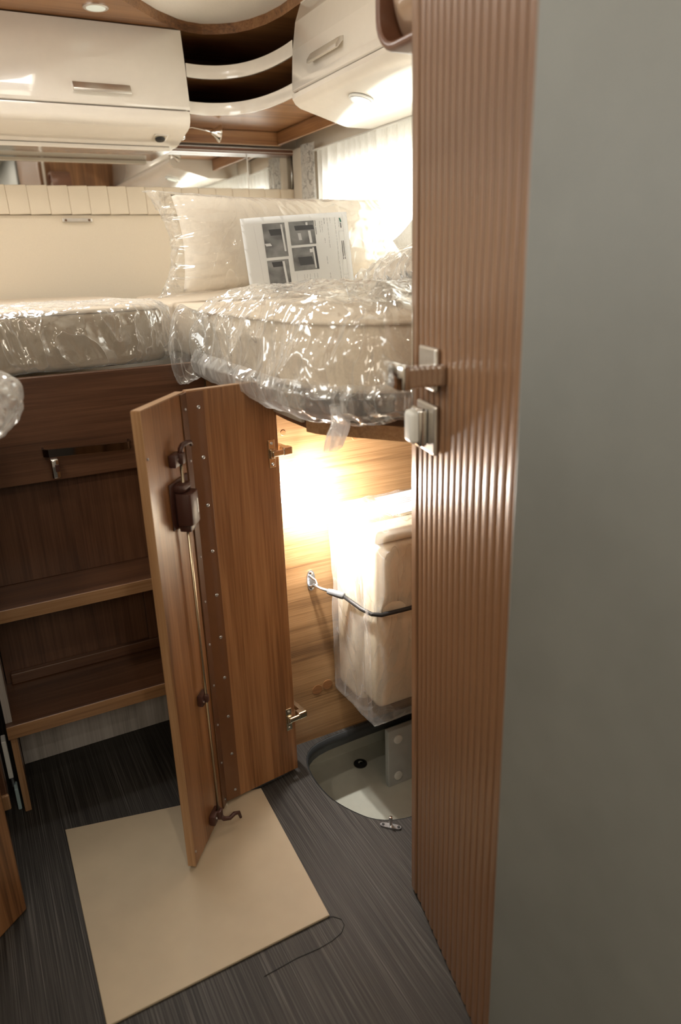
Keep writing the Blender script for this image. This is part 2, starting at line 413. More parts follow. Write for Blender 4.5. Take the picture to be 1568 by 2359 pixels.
for lo, hi in (((XR + .005, WY0, WZ0), (XR + .045, WY0 + .03, WZ1)), ((XR + .005, WY1 - .03, WZ0), (XR + .045, WY1, WZ1)),
               ((XR + .005, WY0, WZ0), (XR + .045, WY1, WZ0 + .03)), ((XR + .005, WY0, WZ1 - .03), (XR + .045, WY1, WZ1))):
    obj('window_frame', bm_box(lo, hi, .003), 'white', win)
# ceiling with a roof hatch opening over the bed
HX0, HX1, HY0, HY1 = -.16, .40, 1.74, 2.10
ce = struct('ceiling', bm_box((XL, YF, CZ), (XR, HY0, CZ + .04)), 'ceiling', 'cream padded ceiling', 'ceiling')
obj('ceiling_panel', bm_box((XL, HY1, CZ), (XR, YB, CZ + .04)), 'ceiling', ce)
obj('ceiling_panel', bm_box((XL, HY0, CZ), (HX0, HY1, CZ + .04)), 'ceiling', ce)
obj('ceiling_panel', bm_box((HX1, HY0, CZ), (XR, HY1, CZ + .04)), 'ceiling', ce)
# wood soffit round the bed alcove with its curved front edge
sof = [(XL, 2.02), (.15, 2.02), (.34, 2.07), (.558, 2.248), (.69, 2.385), (.765, 2.44), (.80, 2.455), (.845, 2.460), (.895, 2.44), (.935, 2.41), (.965, 2.365), (.99, 2.30), (1.004, 2.22), (1.008, 2.104), (1.01, 1.6), (1.01, .90), (XR, .90), (XR, YB), (XL, YB)]
def soffit_bm(): return bm_slab(sof, 1.800, CZ)
so = struct('trim_1', soffit_bm(), 'woodX', 'curved walnut trim board between the overhead cupboards and the ceiling', 'trim')
dl = thing('ceiling_downlight', 'round recessed downlight in the walnut trim above the long cupboard', 'downlight', (.504, 2.325, 1.80))
obj('bezel', bm_lathe([(.034, 0), (.034, .003), (.030, .005), (.026, .004)], (.504, 2.325, 1.80), (0, 0, -1), 28), 'metal', dl, 40)
obj('lens', bm_lathe([(.0255, .0), (.0255, .0045), (.015, .0055)], (.504, 2.325, 1.80), (0, 0, -1), 28), 'lens', dl, 40)

# partition behind the reeded door, facing the bed
struct('wall_partition', bm_box((.615, .862, 0), (XR, .885, CZ), .002), 'woodZ', 'walnut partition at the foot of the right bed', 'wall')
struct('trim_2', bm_box((.600, .858, 0), (.614, .889, CZ), .002), 'cream', 'cream edge strip of the partition', 'trim')
struct('wall_passage', bm_box((.497, YF, 0), (.54, .563, CZ), .003), 'grey', 'plain grey passage wall close to the camera', 'wall')

# ================================================================== OVERHEAD CUPBOARDS
def arc(c, r, a0, a1, n=5): return [(c[0] + r * math.cos(a0 + (a1 - a0) * i / n), c[1] + r * math.sin(a0 + (a1 - a0) * i / n)) for i in range(n + 1)]
rc = thing('overhead_cupboard', 'long cream overhead cupboard across the rear wall above the mirror', 'cupboard', (0, YB, 1.498))
# body profile in (Y, z): lower rounded box under the flap
bod = [(2.745, 1.799), (2.447, 1.799), (2.418, 1.574), (2.398, 1.574), (2.396, 1.562), (2.400, 1.545), (2.412, 1.533), (2.43, 1.527), (2.555, 1.501), (2.572, 1.499), (2.745, 1.499)]
obj('body', bm_prism(bod, 'X', XL, .764), 'cream', rc, 35)
def flap(x0, x1):
    prof = [(2.430, 1.796), (2.4145, 1.70), (2.4045, 1.62), (2.401, 1.588), (2.402, 1.580), (2.406, 1.5785), (2.419, 1.5785), (2.421, 1.62), (2.447, 1.796)]
    return bm_prism(prof, 'X', x0, x1, .0012)
def bar_handle_x(x0, x1, y, z):
    return bm_prism([(y, z + .013), (y - .010, z + .011), (y - .021, z - .006), (y - .021, z - .013), (y - .015, z - .014), (y - .003, z + .002), (y, z + .0)], 'X', x0, x1, .0008)
for x0, x1 in ((-.155, .768), (-1.04, -.160)):
    f = obj('flap_door', flap(x0, x1), 'cream', rc, 35)
    h0 = .43 if x0 > -.5 else -.46
    obj('handle', bar_handle_x(h0, h0 + .162, 2.409, 1.622), 'metal', f, 30)
obj('lower_lip', bm_box((XL, 2.565, 1.486), (.742, 2.585, 1.4985), .003), 'cream', rc)
sk = obj('socket_plate', bm_box((-.022, -.0255, 0), (.022, .0255, .004), .002), 'metal', rc, local=True)
sk.location = Vector((.690, 2.492, 1.5145)) - LOC[rc.name]; sk.rotation_euler = (math.radians(180 - 11.5), 0, 0)
kn = obj('socket_knob', bm_lathe([(.015, .003), (.015, .008), (.012, .011), (.004, .011)], (0, 0, 0), (0, 0, 1), 22), 'black', sk, 40, local=True)

rs = thing('overhead_cupboard', 'short cream overhead cupboard over the side window', 'cupboard', (XR, 1.5, 1.498))
bodr = [(1.278, 1.799), (1.004, 1.799), (.985, 1.574), (.967, 1.574), (.966, 1.562), (.975, 1.549), (.99, 1.540), (1.125, 1.503), (1.14, 1.500), (1.278, 1.500)]
def prY(p): return [(x, z) for x, z in p]
obj('body', bm_prism(prY(bodr), 'Y', .90, 2.085), 'cream', rs, 35)
fr = obj('flap_door', bm_prism([(1.004, 1.796), (.986, 1.75), (.974, 1.68), (.968, 1.60), (.968, 1.583), (.972, 1.5785), (.985, 1.5785), (.992, 1.68), (1.018, 1.796)], 'Y', .905, 2.088, .0012), 'cream', rs, 35)
obj('handle', bm_prism([(.972, 1.646), (.960, 1.643), (.949, 1.627), (.949, 1.620), (.955, 1.619), (.968, 1.634), (.972, 1.634)], 'Y', 1.785, 1.950, .0008), 'metal', fr, 30)
sd = obj('spotlight', bm_lathe([(.033, 0), (.033, .003), (.029, .005), (.025, .004)], (0, 0, 0), (0, 0, -1), 28), 'white', rs, 40, local=True)
sd.location = Vector((1.046, 1.835, 1.5232)) - LOC[rs.name]; sd.rotation_euler = (0, math.radians(15), 0)
obj('spot_ring', bm_lathe([(.0285, .0), (.0285, .0058), (.0258, .0058)], (0, 0, 0), (0, 0, -1), 28), 'darkchrome', sd, 40, local=True)
obj('lens', bm_lathe([(.0245, .0), (.0245, .0058), (.015, .0062)], (0, 0, 0), (0, 0, -1), 28), 'lens', sd, 40, local=True)

# open corner shelf between them
cs = thing('corner_shelf', 'open walnut corner shelf with two curved cream fronts between the overhead cupboards', 'shelf', (1.1, 2.6, 1.53))
def bez(p0, p1, p2, p3, n=24):
    out = []
    for i in range(n + 1):
        t = i / n; s = 1 - t
        out.append((s**3 * p0[0] + 3 * s * s * t * p1[0] + 3 * s * t * t * p2[0] + t**3 * p3[0], s**3 * p0[1] + 3 * s * s * t * p1[1] + 3 * s * t * t * p2[1] + t**3 * p3[1]))
    return out
cur = bez((.771, 2.418), (.87, 2.445), (.985, 2.40), (.975, 2.088))
for z0, z1 in ((1.572, 1.607), (1.672, 1.709)):
    shelf = obj('shelf_board', bm_slab([(a + .008, b + .01) for a, b in cur] + [(1.275, 2.09), (1.275, 2.74), (.771, 2.74)], z0 + .001, z0 + .014), 'woodX', cs)
    n = len(cur); back = [(a + .010 * (b2 := 1), b + .012) for a, b in cur]
    obj('curved_front', bm_slab(cur + list(reversed([(a + .007, b + .009) for a, b in cur])), z0, z1, .0012, 2), 'cream', cs, 40)
obj('back_panel', bm_box((.771, 2.738, 1.573), (1.275, 2.745, 1.799)), 'shadewoodX', cs)
obj('side_panel', bm_box((1.268, 2.09, 1.573), (1.277, 2.738, 1.799)), 'shadewoodX', cs)
obj('end_panel', bm_box((.770, 2.45, 1.573), (.774, 2.738, 1.799)), 'shadewoodX', cs)
# walnut fascia under the shelf
obj('fascia', bm_box((.772, 2.640, 1.530), (1.168, 2.652, 1.572), .0015), 'woodX', cs)
obj('fascia', bm_box((1.156, 2.10, 1.530), (1.168, 2.640, 1.572), .0015), 'woodY', cs)
obj('fascia_lip', bm_box((.772, 2.638, 1.527), (1.168, 2.642, 1.531), .001), 'edgeX', cs)

# reading lamp on the cupboard end
rl = thing('reading_lamp', 'chrome reading lamp with a cone head on a thin arm beside the long cupboard', 'lamp', (.775, 2.53, 1.523))
obj('wall_mount', bm_lathe([(.014, 0), (.014, .008), (.010, .014), (.004, .016)], (.764, 2.515, 1.527), (1, 0, 0), 18), 'chrome', rl, 40)
obj('arm', bm_tube([(.775, 2.515, 1.531), (.782, 2.505, 1.547), (.80, 2.50, 1.550), (.84, 2.497, 1.543), (.865, 2.495, 1.537)], .0028, 8), 'chrome', rl, True)
hd = obj('lamp_head', bm_lathe([(.006, 0), (.009, .004), (.012, .010), (.026, .026), (.0265, .029), (.024, .029), (.011, .012)], (.862, 2.496, 1.538), (1, -.05, -.13), 22), 'chrome', rl, 40)
obj('bulb', bm_lathe([(.008, .012), (.0085, .02), (.004, .025)], (.862, 2.496, 1.538), (1, -.05, -.13), 14), 'white', hd, 40)

# blind cassette above the mirror
bc = thing('blind_cassette', 'dark bronze rail with bright metal lines above the mirror', 'rail', (.9, 2.71, 1.50))
obj('rail_body', bm_box((.77, 2.690, 1.507), (1.245, 2.735, 1.527), .002), 'brownframe', bc)
for z in (1.5245, 1.512): obj('metal_line', bm_box((.77, 2.687, z - .0014), (1.245, 2.691, z + .0014)), 'metal', bc)

# ================================================================== MIRROR, HEADBOARD, REAR PANEL
mi = thing('wall_mirror', 'low strip mirror on the rear wall under the long cupboard', 'mirror', (.3, 2.745, 1.392))
obj('mirror_pane', bm_box((XL, 2.736, 1.392), (1.072, 2.742, 1.520)), 'mirror', mi)
p2 = obj('mirror_pane', bm_box((0, -.003, 0), (.176, .003, .128)), 'mirror', mi, local=True)
p2.location = Vector((1.074, 2.739, 1.392)) - LOC[mi.name]; p2.rotation_euler = (0, 0, math.radians(-2.5))
obj('joint_strip', bm_box((1.0715, 2.733, 1.392), (1.0745, 2.743, 1.520)), 'metal', mi)
obj('end_rail', bm_tube([(1.253, 2.715, 1.385), (1.253, 2.715, 1.515)], .0035, 10), 'metal', mi, True)
hb = thing('headboard', 'cream quilted headboard strip below the mirror', 'headboard', (.3, 2.74, 1.303))
pw = .0635
x = 1.252; k = 0
pad0 = None
while x > -.30:
    if pad0 is None:
        b = bm_box((0, 0, 0), (pw - .0002, .028, .088), .003, 3)
        o = obj('pad', b, 'creammat', hb, 40, local=True); pad0 = o
    else:
        o = pad0.copy(); COL.objects.link(o)
    o.location = Vector((x - pw, 2.704, 1.304)) - LOC[hb.name]
    o.rotation_euler = (0, math.radians(-1.5), 0)
    x -= pw; k += 1
obj('backing', bm_box((-.30, 2.728, 1.306), (1.252, 2.742, 1.388)), 'creammat', hb)
rp = thing('rear_panel', 'plain cream panel between the quilted headboard and the mattress', 'panel', (.3, 2.74, 1.0))
obj('panel', bm_box((XL, 2.722, .93), (1.275, 2.740, 1.3035), .001), 'creammat', rp)
gp = obj('grip', bm_box((.395, 2.708, 1.281), (.490, 2.7225, 1.293), .002), 'metal', rp)
for xx in (.405, .48): obj('grip_screw', bm_lathe([(.004, 0), (.004, .002)], (xx, 2.708, 1.287), (0, -1, 0), 10), 'chrome', gp)
# ================================================================== CURTAINS
cu = thing('sheer_curtain', 'white pleated sheer curtain glowing in front of the side window', 'curtain', (1.245, 1.7, 1.06))
def curt(u, v):
    y = .93 + u * 1.565; ph = u * 108 + 1.2 * math.sin(u * 31)
    a = .011 + .006 * math.sin(u * 17)
    return Vector((1.238 + a * math.sin(ph * 2) * (.6 + .4 * v) + .004 * nz((y * 9, v * 2, 1)), y + .004 * math.cos(ph * 2), 1.498 - v * .44))
obj('drape', bm_grid(700, 8, curt), 'sheer', cu, True)
obj('curtain_rail', bm_box((1.226, .92, 1.4955), (1.254, 2.50, 1.4995)), 'white', cu)
lc = thing('side_curtain', 'white curtain panel with grey leaf lines beside the window', 'curtain', (1.24, 2.58, 1.05))
def lcur(u, v):
    y = 2.497 + u * .125; return Vector((1.232 + .008 * math.sin(u * 7) + .003 * nz((u * 5, v * 3, 2)), y + .01 * v * (u - .5), 1.527 - v * .47))
obj('drape', bm_grid(40, 10, lcur), 'leaf', lc, True)
tb = thing('window_post', 'cream corner post between the mirror and the leaf curtain', 'post', (1.26, 2.68, 1.05))
obj('post_panel', bm_box((1.238, 2.625, .93), (1.277, 2.700, 1.527), .006), 'wallcream', tb, 40)

# ================================================================== MATTRESSES IN PLASTIC
def resample(path, n):
    L = [0]
    for i in range(1, len(path)): L.append(L[-1] + math.dist(path[i], path[i - 1]))
    out = []
    j = 0
    for i in range(n):
        t = L[-1] * i / (n - 1)
        while j < len(L) - 2 and L[j + 1] < t: j += 1
        a = (t - L[j]) / max(1e-9, L[j + 1] - L[j]); p, q = path[j], path[j + 1]
        out.append((p[0] + (q[0] - p[0]) * a, p[1] + (q[1] - p[1]) * a))
    return out
def bag_sheet(path, prof, nu, nv, amp, seed=0, sag=None, side=1):
    """film following a plan path; prof = [(outward offset, z)], sag(u, v, o, z) -> (o, z)"""
    P = resample(path, nu); nrm = []
    for i in range(nu):
        a, b = Vector(P[max(0, i - 2)]), Vector(P[min(nu - 1, i + 2)]); t = (b - a).normalized(); nrm.append(Vector((t.y, -t.x)) * side)
    prs = resample(prof, nv)
    pn = []
    for j in range(nv):
        a, b = Vector(prs[max(0, j - 1)]), Vector(prs[min(nv - 1, j + 1)]); t = (b - a).normalized(); pn.append(Vector((-t.y, t.x)))
    def fn(u, v):
        i = round(u * (nu - 1)); j = round(v * (nv - 1)); o, z = prs[j]
        if sag: o, z = sag(u, v, o, z)
        c = Vector((P[i][0] + nrm[i].x * o, P[i][1] + nrm[i].y * o, z))
        d = amp * crumple((c.x + seed, c.y + seed * .7, c.z))
        k = pn[j]
        if k.x < 0 and False: k = -k
        return c + Vector((nrm[i].x * abs(k.x) * d, nrm[i].y * abs(k.x) * d, abs(k.y) * d * .7))
    return bm_grid(nu, nv, fn)

MZ0, MZ1 = .915, 1.040
# right bed: mattress
mo = chaikin([(.508, 2.69), (.508, 1.60), (.508, 1.26), (.530, 1.10), (.60, 1.005), (.76, .965), (.98, .95), (1.225, .95), (1.225, 1.8), (1.225, 2.69)], 2)
mr_ = thing('wrapped_mattress', 'thick beige mattress in crinkled clear plastic on the right bed', 'mattress', (.85, 1.8, MZ0))
obj('mattress', bm_slab(mo, MZ0, MZ1, .012, 4), 'foam', mr_, 50)
pip = resample(chaikin([(.506, 1.70), (.506, 1.26), (.528, 1.10), (.598, 1.002), (.76, .962), (1.20, .948)], 3, False), 80)
obj('piping', bm_tube([(a, b, MZ1 - .010) for a, b in pip], .0045, 8), 'foam', mr_, True)
rpath = chaikin([(.575, 1.70), (.512, 1.66), (.506, 1.45), (.506, 1.26), (.525, 1.11), (.59, 1.005), (.76, .962), (1.05, .945)], 3, False)
rprof = [(-.34, 1.052), (-.24, 1.084), (-.14, 1.084), (-.06, 1.070), (-.008, 1.054), (.018, 1.030), (.026, 1.000), (.028, .960), (.032, .925), (.030, .900), (.014, .882), (-.02, .876)]
def rsag(u, v, o, z):
    e = min(1, u / .10)
    bulge = math.exp(-((u - .56) / .16) ** 2)
    if z < .95: z -= (.012 * bulge - .020 * max(0, (u - .62)) ) * (.95 - z) / .07
    o2 = o + (.020 * bulge * max(0, 1 - abs(z - .92) / .09) if o > -.01 else 0)
    if o < 0: z = 1.045 + (z - 1.045) * (.25 + .75 * e)
    return o2 * (.35 + .65 * e) if o > 0 else o2, z
obj('plastic_wrap', bag_sheet(rpath, rprof, 430, 150, .032, 1.3, rsag), 'plastic', mr_, True, label='crinkled clear plastic film')
hemp = [(.030, .945), (.044, .925), (.040, .900), (.024, .884), (.006, .880)]
obj('plastic_hem', bag_sheet(rpath, hemp, 300, 40, .026, 9.7, lambda u, v, o, z: (o, z - .010 * math.exp(-((u - .55) / .16) ** 2) + .03 * max(0, u - .62))), 'plasticmilky', mr_, True, label='gathered lower edge of the plastic bag')
# hanging twisted tail of the bag
def tail(u, v):
    a = u * 2 * PI; t = v
    w_ = .017 + .016 * min(1, t * 1.6) - .006 * max(0, t - .75) * 4 * .5
    if t < .08: w_ *= .9
    c = Vector((.528 + .006 * math.sin(t * 4), 1.030, .905 - .070 * t))
    th = .010 * (1 - .4 * t)
    dx, dy = Vector((.86, .50)), Vector((-.50, .86))
    q = dx * math.cos(a) * w_ + dy * math.sin(a) * th
    zz = -.010 * (1 - (math.cos(a)) ** 2) * max(0, t - .6)
    p = Vector((c.x + q.x, c.y + q.y, c.z + zz))
    return p + Vector((q.x, q.y, 0)) * .5 * crumple((p.x * 2 + 3, p.y * 2, p.z * 1.2), 1.2)
obj('bag_tail', bm_grid(60, 40, tail, True), 'plasticmilky', mr_, True, label='twisted end of the bag hanging down')
# loose ruffles along the bottom
def ruff(cx, cy, cz, rx, ry, rz, seed):
    def fn(u, v):
        a = u * 2 * PI; b = (v - .5) * PI
        d = Vector((math.cos(a) * math.cos(b), math.sin(a) * math.cos(b), math.sin(b)))
        p = Vector((cx + d.x * rx, cy + d.y * ry, cz + d.z * rz))
        k = 1 + .55 * crumple((p.x + seed, p.y, p.z), 1.1)
        return Vector((cx + d.x * rx * k, cy + d.y * ry * k, cz + d.z * rz * k))
    return bm_grid(72, 44, fn, True)
# (bundle between the two mattresses)
obj('bag_end', ruff(.455, 1.590, .958, .042, .030, .082, 5.1), 'plastic', mr_, True, label='bunched end of the plastic bag')
obj('bag_end', ruff(.50, 1.575, .955, .040, .04, .070, 8.4), 'plastic', mr_, True)

# middle mattress
mm = thing('wrapped_mattress', 'taupe mattress in clear plastic above the steps', 'mattress', (.1, 2.2, .92))
mo2 = chaikin([(-.40, 1.672), (.30, 1.672), (.405, 1.685), (.452, 1.75), (.462, 1.95), (.462, 2.69), (-.40, 2.69)], 2)
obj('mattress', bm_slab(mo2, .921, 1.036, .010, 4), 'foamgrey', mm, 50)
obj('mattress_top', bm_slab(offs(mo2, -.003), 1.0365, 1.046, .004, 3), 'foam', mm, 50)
mpath = chaikin([(-.38, 1.668), (.10, 1.667), (.30, 1.668), (.405, 1.682), (.455, 1.75), (.466, 1.90)], 3, False)
mprof = [(-.45, 1.049), (-.25, 1.052), (-.06, 1.056), (-.01, 1.050), (.010, 1.036), (.016, 1.01), (.018, .97), (.020, .94), (.012, .923), (-.02, .9205)]
obj('plastic_wrap', bag_sheet(mpath, mprof, 330, 120, .018, 4.2), 'plastichazy', mm, True, label='crinkled clear plastic film')

# left mattress, only its bag corner reaches into the picture
ml = thing('wrapped_mattress', 'mattress in clear plastic on the left bed, only its bag corner showing', 'mattress', (-.5, 1.6, .905))
obj('mattress', bm_box((-1.03, .80, .905), (-.42, 2.69, 1.04), .012, 3), 'foam', ml, 50)
obj('mattress', bm_box((-.42, .80, .905), (-.045, 1.62, 1.04), .012, 3), 'foam', ml, 50)
def lbag(u, v):
    a = u * 2 * PI; b = (v - .5) * PI
    d = Vector((math.cos(a) * math.cos(b), math.sin(a) * math.cos(b), math.sin(b)))
    p = Vector((-.035 + d.x * .105, 1.13 + d.y * .16, .950 + d.z * .058))
    k = 1 + .35 * crumple((p.x, p.y + 3, p.z), 1.0)
    return Vector((-.035 + d.x * .105 * k, 1.13 + d.y * .16 * k, .950 + d.z * .058 * k))
obj('plastic_wrap', bm_grid(90, 50, lbag, True), 'plastichazy', ml, True)
lpath = chaikin([(-.10, 1.64), (-.045, 1.60), (-.043, 1.2), (-.043, .84), (-.08, .798), (-.50, .797), (-1.0, .797)], 3, False)
lprof = [(-.34, 1.052), (-.20, 1.060), (-.06, 1.058), (-.008, 1.050), (.010, 1.034), (.015, 1.0), (.017, .95), (.015, .915), (.0, .900), (-.03, .898)]
obj('plastic_wrap', bag_sheet(lpath, lprof, 300, 90, .016, 6.6, None, -1), 'plastic', ml, True)

# ================================================================== PILLOWS
def pillow_pt(u, v, W, Hh, T, side, pinch=.07):
    # u, v in [-1, 1]
    e = max(0, (1 - abs(u) ** 2.6)) ** .55 * max(0, (1 - abs(v) ** 2.6)) ** .55
    sx = 1 - pinch * (1 - v * v) * abs(u) ** 3; sy = 1 - pinch * 1.1 * (1 - u * u) * abs(v) ** 3
    return Vector((u * W / 2 * sx, side * T / 2 * e, v * Hh / 2 * sy))
def pillow_bm(W, Hh, T, mat3, amp=0, seed=0, grow=0, pinch=.07, n=48):
    bm = bmesh.new(); idx = {}
    def P(i, j, s):
        u = -1 + 2 * i / n; v = -1 + 2 * j / n
        key = (i, j, s if 0 < i < n and 0 < j < n else 0)
        if key not in idx:
            p = pillow_pt(u, v, W, Hh, T, s, pinch)
            if grow:
                nn = Vector((0, s, 0)); p = p + nn * grow * (1 if abs(u) < .98 and abs(v) < .98 else 0)
            if amp:
                # puckers radiate from the gathered ends
                pk = abs(u) ** 4
                d = amp * crumple((p.x * 1.2 + seed, p.z * .8, p.y + seed)) + amp * .9 * pk * math.sin(v * 24 + 3 * nz((v * 4, u * 2, seed)))
                p = p + Vector((0, s * d * (1 - .2 * pk), .3 * d * pk))
            idx[key] = bm.verts.new(mat3 @ p)
        return idx[key]
    for s in (-1, 1):
        for i in range(n):
            for j in range(n):
                q = [P(i, j, s), P(i + 1, j, s), P(i + 1, j + 1, s), P(i, j + 1, s)]
                q2 = []
                for vtx in q:
                    if vtx not in q2: q2.append(vtx)
                if len(q2) >= 3:
                    try: bm.faces.new(q2)
                    except ValueError: pass
    bmesh.ops.recalc_face_normals(bm, faces=bm.faces)
    return bm
PM = Matrix.Translation((.868, 1.885, 1.177)) @ Matrix.Rotation(math.radians(-9), 4, 'X') @ Matrix.Rotation(math.radians(.5), 4, 'Y')
pl = thing('pillow', 'large cream pillow in clear plastic standing behind the printed sheet', 'pillow', (.868, 1.9, 1.055))
obj('pillow_body', pillow_bm(.66, .235, .13, PM, pinch=.05), 'pillow', pl, True)
obj('plastic_wrap', pillow_bm(.74, .262, .138, Matrix.Translation((-.030, 0, 0)) @ PM, .013, 2.2, .006, .15, 120), 'plasticthin', pl, True, label='clear plastic film with puckered ends')
# small wrapped pillow lying at the right and a white one behind it
PM2 = Matrix.Translation((.98, 1.33, 1.130)) @ Matrix.Rotation(math.radians(10), 4, 'Z') @ Matrix.Rotation(math.radians(-14), 4, 'Y') @ Matrix.Rotation(math.radians(82), 4, 'X')
pl2 = thing('pillow', 'small pillow in crumpled clear plastic lying near the door handle', 'pillow', (.97, 1.33, 1.06))
obj('pillow_body', pillow_bm(.36, .22, .085, PM2), 'pillow', pl2, True)
obj('plastic_wrap', pillow_bm(.43, .25, .095, PM2, .022, 6.1, .006, .04, 80), 'plastichazy', pl2, True)
PM3 = Matrix.Translation((1.105, 1.60, 1.140)) @ Matrix.Rotation(math.radians(50), 4, 'Y') @ Matrix.Rotation(math.radians(-10), 4, 'X')
pl3 = thing('pillow', 'white pillow tucked upright beside the bright window', 'pillow', (1.10, 1.60, 1.06))
obj('pillow_body', pillow_bm(.20, .15, .075, PM3), 'sheer', pl3, True)

# printed sheet leaning on the pillow
PAP = Matrix.Translation((.668, 1.792, 1.233)) @ Matrix.Rotation(math.radians(-8), 4, 'X') @ Matrix.Rotation(math.radians(-4.4), 4, 'Y')
PAP = Matrix.Translation((.672, 1.790, 1.232)) @ Matrix.Rotation(math.radians(-5), 4, 'X') @ Matrix.Rotation(math.radians(-3.2), 4, 'Y')
ps = thing('printed_sheet', 'white printed sheet with four grey photographs leaning on the large pillow', 'paper', (.82, 1.80, 1.055))
def pz(x, z, lift=0):  # sheet coordinates: x to the right 0..0.297, z down 0..0.19
    return PAP @ Vector((x, -.002 - lift - .006 * math.sin(x / .297 * PI), -z))
def pquad(x0, x1, z0, z1, lift=.0006, nx=6, sk=0):
    return bm_grid(nx, 3, lambda u, v: pz(x0 + (x1 - x0) * u + sk * v, z0 + (z1 - z0) * v, lift))
bm = bm_grid(30, 14, lambda u, v: pz(.297 * u, .185 * v))
bmesh.ops.solidify(bm, geom=list(bm.faces), thickness=-.0003)
obj('sheet', bm, 'paper', ps, True)
k = .297 / 1360.   # sheet units from the 1360-wide crop
def photo(x0, x1, z0, z1, extra):
    p = obj('photograph', pquad(x0, x1, z0, z1), 'photo', ps)
    for (a, b, c, d, m, s) in extra:
        obj('photo_detail', pquad(x0 + (x1 - x0) * a, x0 + (x1 - x0) * b, z0 + (z1 - z0) * c, z0 + (z1 - z0) * d, .0009, 3, s), m, p)
photo(.054, .114, .016, .096, [(.25, .85, .18, .36, 'photodark', .004), (.0, .25, .58, .66, 'photolight', .004), (.80, .88, .05, .85, 'photolight', .003)])
photo(.054, .112, .103, .185, [(.70, .80, .05, .80, 'photolight', .004), (.2, .7, .05, .2, 'photodark', .003), (.45, 1.0, .84, 1.0, 'photodark', 0)])
photo(.125, .196, .016, .072, [(.20, .95, .18, .38, 'photodark', .002), (.72, .82, .42, .95, 'photolight', .002), (.30, .42, .5, .8, 'inkgrey', .002), (.66, .74, .06, .18, 'photolight', 0)])
photo(.125, .194, .078, .134, [(.20, .78, .42, .78, 'photodark', .004), (.84, .90, .05, .95, 'photolight', .002), (.92, 1.0, .0, 1.0, 'photodark', .002), (.72, .84, .1, .25, 'photolight', 0)])
rnd = random.Random(3)
def txtcol(x, z0, z1, wd=.0012, m='inkgrey', dash=.009):
    z = z0
    while z < z1:
        l = min(dash * rnd.uniform(.5, 1.4), z1 - z)
        obj('print_line', pquad(x, x + wd, z, z + l, .0007, 2), m, ps); z += l + .0018
txtcol(.199, .016, .050, .0016, 'ink', .02)
for x in (.212, .218): txtcol(x, .018, .046)
for x, a, b in ((.226, .012, .026), (.235, .012, .085), (.2435, .012, .024), (.258, .012, .165)): txtcol(x, a, b, .0013, 'inkgrey' if x != .226 else 'ink')
for x, a, b in ((.222, .060, .072), (.222, .105, .125), (.226, .146, .160)): txtcol(x, a, b, .0016)
for i in range(5): txtcol(.150 + i * .0085 + (.004 if i > 2 else 0), .144, .185, .001, 'inkgrey', .012)
for (x0, x1, z0, z1) in ((.2665, .2670, .046, .180), (.2815, .2820, .004, .180), (.2665, .282, .046, .0465), (.2665, .282, .154, .1545), (.2665, .282, .1795, .180), (.130, .1305, .140, .185)):
    obj('rule_line', pquad(x0, x1, z0, z1, .0007, 2), 'inkgrey', ps)
# heading, set sideways like the rest of the sheet (unreadable small print in the photograph)
txtcol(.2765, .070, .116, .0022, 'ink', .03); txtcol(.2715, .070, .116, .0022, 'ink', .03)
lg = obj('logo', pquad(.271, .2755, .014, .024, .0008, 3, .003), 'inkgreen', ps)
obj('logo_text', pquad(.2735, .2765, .026, .038, .0008, 3), 'ink', lg); txtcol(.2685, .018, .036, .001)
txtcol(.2715, .160, .176, .0014); txtcol(.2765, .163, .172, .001)
txtcol(.026, .165, .178, .001)
obj('fold_line', pquad(.032, .0323, .02, .18, .0006, 2, .008), 'inkgrey', ps)

# ================================================================== STEPS UNDER THE MIDDLE MATTRESS
st = thing('bed_steps', 'walnut step unit in shade-darkened colour with two treads below the middle mattress', 'steps', (.2, 1.65, 0))
obj('flap_panel', bm_box((-.12, 1.628, .694), (.498, 1.646, .919), .002), 'shadewoodX', st, label='upper panel with horizontal grain')
obj('riser', bm_box((-.12, 1.655, .466), (.498, 1.668, .70)), 'shadewoodZ', st)
obj('riser', bm_box((-.03, 1.655, .226), (.498, 1.668, .437)), 'shadewoodZ', st)
obj('back_ledge', bm_box((-.02, 1.640, .226), (.498, 1.656, .254), .003), 'shadewoodX', st)
obj('back_frame', bm_box((.30, 1.640, .2545), (.325, 1.656, .437), .002), 'shadewoodZ', st)
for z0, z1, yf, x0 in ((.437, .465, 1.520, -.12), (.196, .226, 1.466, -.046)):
    t = obj('tread', bm_box((x0, yf + .002, z0), (.498, 1.672, z1), .001), 'shadewoodX', st)
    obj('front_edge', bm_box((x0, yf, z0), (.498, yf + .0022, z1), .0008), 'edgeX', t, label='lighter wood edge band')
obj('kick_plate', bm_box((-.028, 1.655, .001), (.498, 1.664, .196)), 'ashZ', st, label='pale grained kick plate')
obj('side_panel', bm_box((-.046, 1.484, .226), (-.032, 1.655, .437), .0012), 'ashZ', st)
lg_ = obj('leg_panel', bm_box((-.043, 1.478, .001), (-.0295, 1.64, .1955), .0012), 'edgeZ', st)
